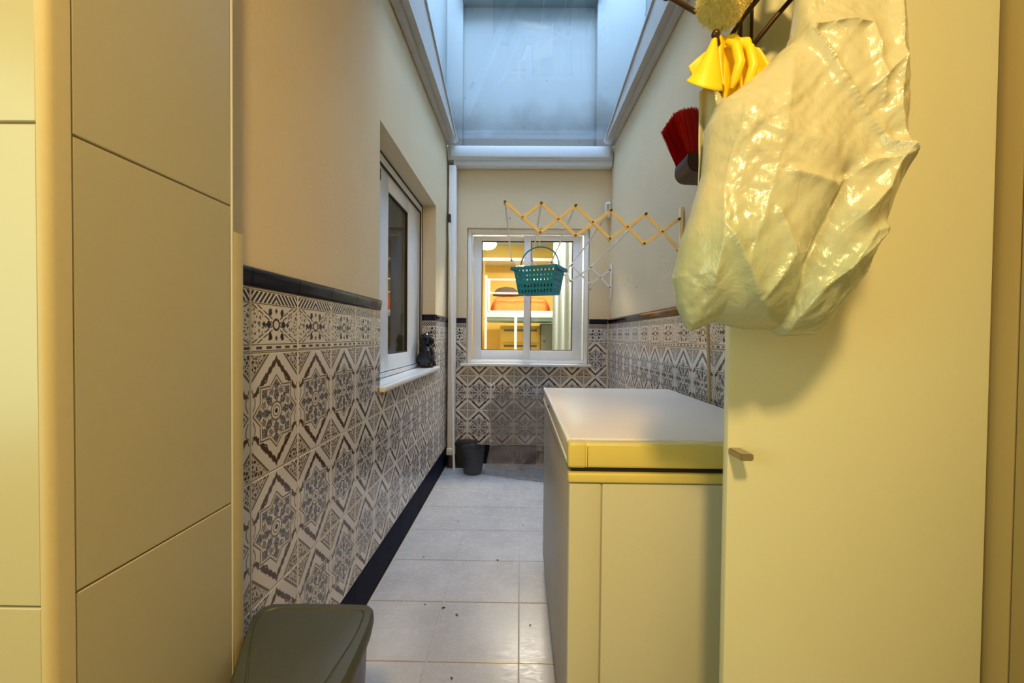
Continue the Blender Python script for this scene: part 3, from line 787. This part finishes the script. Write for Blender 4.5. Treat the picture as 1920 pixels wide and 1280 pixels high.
for i in range(7000):
    t = random.random()**1.3; a = random.uniform(0, 2*PI); d = ux*math.cos(a)+uy*math.sin(a)
    p = a0.lerp(a1, t)+d*RS*.96
    if i % 4 == 0:
        rr = RS*math.sqrt(random.random()); p = a0+d*rr; dirv = (-ax_*1.2+d*.5)
    else: dirv = d-ax_*.7
    dirv = (dirv+Vector([random.uniform(-.6, .6) for _ in range(3)])).normalized()
    sd_ = dirv.cross(Vector((0, 1, 0))).normalized()*.0005; L = random.uniform(.003, .0075)
    bm.faces.new((bm.verts.new(p-sd_), bm.verts.new(p+sd_), bm.verts.new(p+dirv*L+Vector((0, 0, -.001)))))
pile = obj('pile', bm, 'fleece', fs, smooth=0); pile['kind'] = 'stuff'
obj('backing_edge', tube(BM(), [a0-ux*RS*.98+ax_*.0, a1-ux*RS*.98], .0018, 6), 'white', fs, label='pale backing seam')
# green pad at the very top
bm = BM(); ball(bm, (.440, .69, 1.705), .032, 20, 12, (1, .35, 1.1))
for v in bm.verts: v.co += Vector((.003, .003, .003))*noise.noise(v.co*60)
gp = thing('scouring_pad', 'olive green pad hanging at the top of the wire rack', 'pad', (.44, .69, 1.67)); obj('pad', bm, plain('olive_pad', (.16, .14, .02), .9, .3, 80), gp)
obj('loop', tube(BM(), [(.44, .69, 1.738), (.45, .69, 1.755), (.44, .69, 1.765), (.43, .69, 1.755), (.44, .69, 1.738)], .0012, 6), 'rod', gp)

# ------------------------------------------------------------------ yellow rubber gloves
def ribbon(bm, top, bot, n, m, fold, y0, amp, taper=1.0, seed=0):
    """draped double sheet between a top polyline and a bottom polyline"""
    def samp(pl, t):
        L = [0]
        for i in range(len(pl)-1): L.append(L[-1]+(Vector(pl[i+1])-Vector(pl[i])).length)
        d = t*L[-1]
        for i in range(len(pl)-1):
            if d <= L[i+1]+1e-9: return Vector(pl[i]).lerp(Vector(pl[i+1]), (d-L[i])/(L[i+1]-L[i]))
        return Vector(pl[-1])
    rows = []
    for i in range(m+1):
        t = i/m; row = []
        for k in range(n+1):
            s = k/n; p = samp(top, s).lerp(samp(bot, s), t)
            env = (.35+.65*t)
            p.y += -amp*env*math.sin(fold*2*PI*s+seed+.8*t)-.004*noise.noise(Vector((p.x*30, p.z*20, seed)))
            row.append(bm.verts.new(p))
        rows.append(row)
    for i in range(m):
        for k in range(n): bm.faces.new((rows[i][k], rows[i][k+1], rows[i+1][k+1], rows[i+1][k]))
    return bm
gl = thing('rubber_glove', 'yellow rubber glove draped on the ball tipped hook, open cuff at left', 'glove', (.30, .63, 1.50))
c0, c1 = Vector((.298, .648, 1.572)), Vector((.2835, .645, 1.500)); bm = BM(); ro = []
N = 44
for i in range(25):
    t = i/24; c = c0.lerp(c1, t); w_ = .004+.0235*t**1.15; d_ = .005+.012*t
    row = []
    for k in range(N):
        a = 2*PI*k/N
        x = w_*math.cos(a)*(1+.04*math.sin(3*a)*t); y = d_*math.sin(a)
        zz = -.030*(t**3)*(-math.sin(a)*-.0) + (.016*math.sin(a)-.006*math.cos(a))*t**4
        row.append(bm.verts.new((c.x+x, c.y+y, c.z+zz)))
    ro.append(row)
for i in range(24):
    for k in range(N): bm.faces.new((ro[i][k], ro[i][(k+1) % N], ro[i+1][(k+1) % N], ro[i+1][k]))
g1 = obj('cuff', bm, 'glove', gl); md = g1.modifiers.new('t', 'SOLIDIFY'); md.thickness = .0012
# dim lining seen inside the mouth
bm = BM(); last = [(c1.x+(.0270)*math.cos(2*PI*k/N)*(1+.04*math.sin(6*PI*k/N)), c1.y+.0165*math.sin(2*PI*k/N), c1.z+.016*math.sin(2*PI*k/N)-.006*math.cos(2*PI*k/N)) for k in range(N)]
A = [bm.verts.new(p) for p in last]; mid = bm.verts.new((c1.x+.003, c1.y, c1.z+.012))
for k in range(N): bm.faces.new((A[k], A[(k+1) % N], mid))
obj('lining', bm, 'glovein', gl, label='dull olive inside of the cuff')
bm = ribbon(BM(), [(.303, .672, 1.575), (.285, .672, 1.56), (.268, .672, 1.546)], [(.300, .672, 1.53), (.286, .672, 1.520), (.276, .672, 1.530)], 14, 8, .8, 0, .003)
p_ = obj('finger_fold', bm, 'glove', gl); md = p_.modifiers.new('t', 'SOLIDIFY'); md.thickness = .0025
g2 = thing('rubber_glove', 'yellow rubber glove folded over the rack beside the white bag', 'glove', (.35, .66, 1.49))
bm = ribbon(BM(), [(.311, .670, 1.590), (.322, .672, 1.594), (.345, .672, 1.596), (.364, .672, 1.590), (.380, .672, 1.572)],
            [(.319, .668, 1.51), (.324, .668, 1.497), (.338, .666, 1.480), (.368, .665, 1.500), (.400, .665, 1.530)], 110, 40, 3.2, 0, .0075, seed=.4)
p_ = obj('folded_palm', bm, 'glove', g2); md = p_.modifiers.new('t', 'SOLIDIFY'); md.thickness = .0016
bm = ribbon(BM(), [(.335, .690, 1.592), (.36, .692, 1.590), (.378, .692, 1.572)],
            [(.318, .682, 1.500), (.35, .685, 1.495), (.392, .69, 1.535)], 50, 24, 2.2, 0, .006, seed=2.2)
p_ = obj('back_fold', bm, 'glove', g2); md = p_.modifiers.new('t', 'SOLIDIFY'); md.thickness = .0016
for j, (x, z) in enumerate(((.333, 1.535), (.354, 1.53))):
    obj('finger', tube(BM(), [(x-.006, .665, z+.045), (x, .650, z+.03), (x+.004, .645, z), (x-.002, .648, z-.025), (x-.005, .652, z-.036)], [.005, .0072, .0078, .007, .003], 12), 'glove', g2)

# ------------------------------------------------------------------ big white bag
bagt = thing('white_plastic_bag', 'large creased white plastic bag bulging in front of the open cabinet door', 'bag', (.4, .62, 1.09))
LF = [(1.707, .412), (1.594, .402), (1.55, .397), (1.534, .390), (1.495, .352), (1.455, .306), (1.44, .288), (1.411, .274), (1.342, .270), (1.288, .253), (1.250, .240), (1.195, .229), (1.157, .235), (1.130, .245), (1.116, .256)]
RT_ = [(1.707, .546), (1.594, .547), (1.51, .555), (1.441, .555), (1.355, .549), (1.313, .535), (1.274, .521), (1.236, .510), (1.203, .499), (1.178, .481), (1.156, .465), (1.131, .452), (1.114, .442)]
BT = [(.254, 1.116), (.289, 1.131), (.311, 1.125), (.34, 1.121), (.376, 1.121), (.388, 1.111), (.408, 1.112), (.442, 1.114)]
def lerp_tab(tab, v, rev=False):
    t = sorted(tab)
    if v <= t[0][0]: return t[0][1]
    for i in range(len(t)-1):
        if v <= t[i+1][0]: q = (v-t[i][0])/(t[i+1][0]-t[i][0]); return t[i][1]*(1-q)+t[i+1][1]*q
    return t[-1][1]
# creases: polyline in (x, z), height toward the room, width, flank drop
CREASE = [([(.524, 1.62), (.509, 1.519), (.497, 1.412), (.507, 1.374), (.48, 1.305), (.45, 1.274)], .016, .016, 1),
          ([(.393, 1.534), (.431, 1.453), (.485, 1.365), (.505, 1.350)], .020, .013, 1),
          ([(.408, 1.525), (.439, 1.446), (.478, 1.376)], -.014, .012, 0),
          ([(.393, 1.534), (.473, 1.53), (.478, 1.432)], .010, .010, 1),
          ([(.385, 1.62), (.393, 1.534)], .008, .008, 1),
          ([(.440, 1.328), (.418, 1.269), (.392, 1.209), (.383, 1.13)], -.026, .014, 0),
          ([(.495, 1.254), (.447, 1.215), (.405, 1.175), (.385, 1.13)], .012, .012, 1),
          ([(.28, 1.24), (.32, 1.16), (.349, 1.134), (.385, 1.113)], .012, .012, 1),
          ([(.549, 1.351), (.463, 1.342), (.42, 1.31), (.36, 1.325)], .010, .010, 1),
          ([(.37, 1.50), (.355, 1.42), (.33, 1.30), (.31, 1.24)], .006, .02, 1),
          ([(.30, 1.41), (.275, 1.30), (.262, 1.18)], .008, .012, 1),
          ([(.52, 1.27), (.47, 1.25), (.43, 1.20)], .010, .010, 1),
          ([(.34, 1.27), (.36, 1.22), (.33, 1.17)], .009, .010, 1),
          ([(.47, 1.44), (.50, 1.47)], .008, .008, 1)]
def seg_d(px_, pz, a, b):
    dx, dz = b[0]-a[0], b[1]-a[1]; t = max(0, min(1, ((px_-a[0])*dx+(pz-a[1])*dz)/(dx*dx+dz*dz)))
    ex, ez = px_-a[0]-t*dx, pz-a[1]-t*dz
    return math.hypot(ex, ez), (dx*ez-dz*ex)
def crease(x, z):
    s = 0
    for pl, amp, wd, kind in CREASE:
        best = 9; side = 1; tt = 0
        for i in range(len(pl)-1):
            d, c = seg_d(x, z, pl[i], pl[i+1])
            if d < best: best = d; side = 1 if c > 0 else -1
        if best < wd*5:
            best = math.sqrt(best*best+8e-6); s += 1.25*amp*math.exp(-best/wd)*(1 if (side > 0 or kind == 0) else math.exp(-best/(wd*.8)))
    return s
_r = random.Random(11)
FOLDS = []
for _i in range(11):
    _a = _r.choice((-1, 1))*_r.uniform(.15, 1.15); _f = 6*1.27**_i
    FOLDS.append((math.cos(_a), math.sin(_a), _f*2, _r.uniform(0, 2), .0125/(1+_i*.9)))
bm = BM(); NX, NZ = 420, 330; rows = []
for i in range(NZ+1):
    t = i/NZ; row = []
    for k in range(NX):
        a = 2*PI*k/NX
        zt = 1.707; zn = zt-(zt-1.116)*t
        l, r_ = lerp_tab(LF, zn), lerp_tab(RT_, zn); cx = (l+r_)/2; hw = (r_-l)/2
        cs = math.cos(a); sn = math.sin(a)
        x = cx+hw*(abs(cs)**.85)*(1 if cs > 0 else -1)
        zb_ = lerp_tab(BT, x); z = zt-(zt-zb_)*t
        th = .014+.052*math.sin(min(1, max(0, (1.72-z)/.45))*PI/2)**1.3
        th *= math.sqrt(max(0, 1-max(0, (t-.80)/.20)**2.2))
        y = .645-(th*1.15 if sn > 0 else th*.7)*abs(sn)**.8*(1 if sn > 0 else -1)
        if sn > 0:
            f_ = min(1, sn*2.5)*math.sqrt(max(0, min(1, (1-t)*14)))
            wx = x+.02*noise.noise(Vector((x*9, z*9, 1))); wz = z+.03*noise.noise(Vector((x*7, z*7, 8))); cr = sum(am*(abs(((wx*dx_+wz*dz_)*fq+ph) % 2-1)-.5) for dx_, dz_, fq, ph, am in FOLDS)
            gate = max(0, min(1, .5+1.6*noise.noise(Vector((x*8+5, z*6, 2))))); fl_ = gate*(noise.turbulence(Vector((x*60, z*34, 4)), 3, True)-.4)
            y -= f_*(crease(x, z)*min(1, sn*1.6)+cr*(.30+.45*gate)+.0028*fl_)
        row.append(bm.verts.new((x, min(y, .745), z)))
    rows.append(row)
for i in range(NZ):
    for k in range(NX): bm.faces.new((rows[i][k], rows[i][(k+1) % NX], rows[i+1][(k+1) % NX], rows[i+1][k]))
bm.faces.new(rows[0][::-1])
bmesh.ops.remove_doubles(bm, verts=rows[-1], dist=.0009); bmesh.ops.smooth_vert(bm, verts=bm.verts, factor=.5, use_axis_x=False, use_axis_y=True, use_axis_z=False)
for v in bm.verts: v.co.x *= 1.045; v.co.z = EYE+(v.co.z-EYE)*1.06
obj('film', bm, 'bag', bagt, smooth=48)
# the slack side pleat hanging below the gloves
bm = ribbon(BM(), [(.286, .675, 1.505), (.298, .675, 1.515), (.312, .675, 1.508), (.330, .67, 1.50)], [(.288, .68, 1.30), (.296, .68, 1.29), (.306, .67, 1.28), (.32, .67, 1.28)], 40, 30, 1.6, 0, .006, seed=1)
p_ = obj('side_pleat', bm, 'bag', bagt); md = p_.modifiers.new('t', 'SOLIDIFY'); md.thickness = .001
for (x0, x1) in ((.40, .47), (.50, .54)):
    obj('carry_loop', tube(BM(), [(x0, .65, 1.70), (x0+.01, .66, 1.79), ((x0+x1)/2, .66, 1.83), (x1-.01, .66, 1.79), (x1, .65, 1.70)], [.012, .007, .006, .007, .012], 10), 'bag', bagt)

# ------------------------------------------------------------------ red broom
br = thing('broom', 'red bristled broom standing head up against the right wall', 'broom', (.69, 1.66, 0))
hx, hy = .69, 1.66
obj('handle', tube(BM(), [(.748, 1.60, .02), (.744, 1.605, .9), (.722, 1.64, 1.76)], .0065, 10), 'cable', br, label='thin beige stick handle')
bm = BM(); prism(bm, [(.636, 1.855), (.630, 1.825), (.632, 1.80), (.645, 1.782), (.668, 1.772), (.75, 1.770), (.752, 1.83), (.70, 1.835), (.66, 1.838)], 'y', 1.60, 1.74)
for v in bm.verts: v.co.z -= .022; v.co.x = .75-(.75-v.co.x)*.90
bmesh.ops.bevel(bm, geom=bm.edges[:], offset=.004, segments=2, affect='EDGES'); obj('head', bm, 'maroon', br)
def bristles(x0, x1, zb_, tx0, tx1, tz0, tz1, mat, num, y0=1.61, y1=1.73):
    bm = BM()
    for i in range(num):
        s = random.random(); v = random.random()
        p = Vector((x0+(x1-x0)*s, y0+(y1-y0)*v, zb_))
        q = Vector((tx0+(tx1-tx0)*s+random.gauss(0, .003), y0+(y1-y0)*v*1.15+random.gauss(0, .004)-.01, tz0+(tz1-tz0)*s+random.uniform(-.012, .004)+.012*math.sin(PI*s)))
        mid_ = p.lerp(q, .55)+Vector((random.gauss(0, .001), 0, 0)); w_ = Vector((.0009, .0004, 0))
        a = [bm.verts.new(p-w_), bm.verts.new(p+w_), bm.verts.new(mid_+w_), bm.verts.new(mid_-w_)]; bm.faces.new(a)
        b = [bm.verts.new(q-w_*.7), bm.verts.new(q+w_*.7)]; bm.faces.new((a[3], a[2], b[1], b[0]))
    o = obj('bristles', bm, mat, br, smooth=0); o['kind'] = 'stuff'; return o
bristles(.650, .700, 1.81, .585, .682, 1.972, 1.995, 'red', 5200)
bristles(.70, .742, 1.81, .692, .750, 1.99, 1.995, 'darkbr', 2400)['label'] = 'dark brown bristles'

# ------------------------------------------------------------------ clutter by the back wall
cr = thing('black_crate', 'small black crate at the foot of the back wall by the white pole', 'crate', (-.44, 3.45, 0))
bm = BM(); bx(bm, -.53, -.36, 3.40, 3.505, .001, .20, .006); obj('box', bm, 'box_black', cr)
obj('rim', rect_frame(BM(), -.535, -.355, .19, .215, 3.395, 3.51, .012, .012, .012, .012, .002), 'box_black', cr)
bu = thing('smoky_bucket', 'translucent smoky grey bucket standing before the black crate', 'bucket', (-.37, 3.30, 0))
bm = BM(); pr = [(0, .068), (.004, .074), (.10, .084), (.20, .092), (.205, .096), (.212, .094), (.206, .088), (.10, .080), (.012, .070)]
ring = [[bm.verts.new((-.37+r_*math.cos(2*PI*k/36), 3.285+r_*math.sin(2*PI*k/36), h+.001)) for k in range(36)] for h, r_ in pr]
for i in range(len(ring)-1):
    for k in range(36): bm.faces.new((ring[i][k], ring[i][(k+1) % 36], ring[i+1][(k+1) % 36], ring[i+1][k]))
bm.faces.new(ring[0][::-1]); bm.faces.new(ring[-1]); obj('bucket', bm, 'bucket', bu)
obj('bail_handle', tube(BM(), [(-.37+.095*math.cos(a), 3.285-.02*math.sin(a), .20-.085*math.sin(a)) for a in [i*PI/14 for i in range(15)]], .003, 6), 'gasket', bu)
sheet = thing('clear_plastic_sheet', 'crumpled clear plastic sheeting heaped against the back wall by the freezer', 'plastic sheet', (.0, 3.3, 0))
bm = BM(); rows = []
for i in range(61):
    s = i/60; row = []
    for k in range(71):
        t = k/70; x = -.27+.62*s+.03*math.sin(5*t)
        h = .50+.14*math.sin(PI*s)+.05*math.sin(9*s)
        if t < .72: q = t/.72; z = h*(1-q)**1.1+.006; y = 3.49-.12*q**2-.02
        else: q = (t-.72)/.28; z = .006; y = 3.35-(.10+.22*s)*q
        n_ = noise.turbulence(Vector((x*6, z*6, y*5)), 4, False)
        y -= .05*max(0, n_)*(1 if t < .72 else .2); z += .012*noise.noise(Vector((x*18, y*18, z*8)))*(1 if t > .6 else .2)
        row.append(bm.verts.new((x, min(y, 3.505), max(z, .003))))
    rows.append(row)
for i in range(60):
    for k in range(70): bm.faces.new((rows[i][k], rows[i+1][k], rows[i+1][k+1], rows[i][k+1]))
obj('film', bm, 'clear', sheet)
obj('tied_corner', tube(BM(), [(-.24, 3.46, .66), (-.25, 3.44, .71), (-.235, 3.44, .69), (-.215, 3.44, .715), (-.21, 3.45, .67), (-.225, 3.45, .655)], [.004, .008, .006, .008, .004, .003], 8), 'white', sheet, label='knotted white corner')

# dry scraps on the floor
sc0 = None
for (x, y, tx_) in ((-.36, 2.42, 'dark dry scrap farthest up the corridor near the left wall'), (-.47, 2.02, 'dark dry scrap lying close to the navy base tiles'), (.03, 2.38, 'dark dry scrap farthest along beside the freezer foot'),
                    (-.30, 1.64, 'right one of the paired specks on the middle floor tile'), (-.24+.0, 1.60, 'speck just across the joint from the paired specks'), (-.21, 1.30, 'nearest dark scrap lying on the long floor joint'),
                    (-.38, 1.66, 'left one of the paired specks on the middle floor tile'), (-.10, 2.0, 'lone speck in the shiny middle of the corridor floor'), (.05, 1.55, 'speck close to the near end of the freezer foot')):
    if sc0 is None:
        bm = BM(); ball(bm, (0, 0, .003), .007, 8, 5, (1, .6, .4)); sc0 = obj('dry_scrap', bm, 'fleck'); o = sc0
    else: o = sc0.copy(); C.objects.link(o)
    o.location = (x, y, .0); k = random.uniform(.45, 1.05); o.scale = (k, k, k); o.rotation_euler = (0, 0, random.uniform(0, 3))
    tag(o, tx_, 'debris', 'dry scraps on the floor')
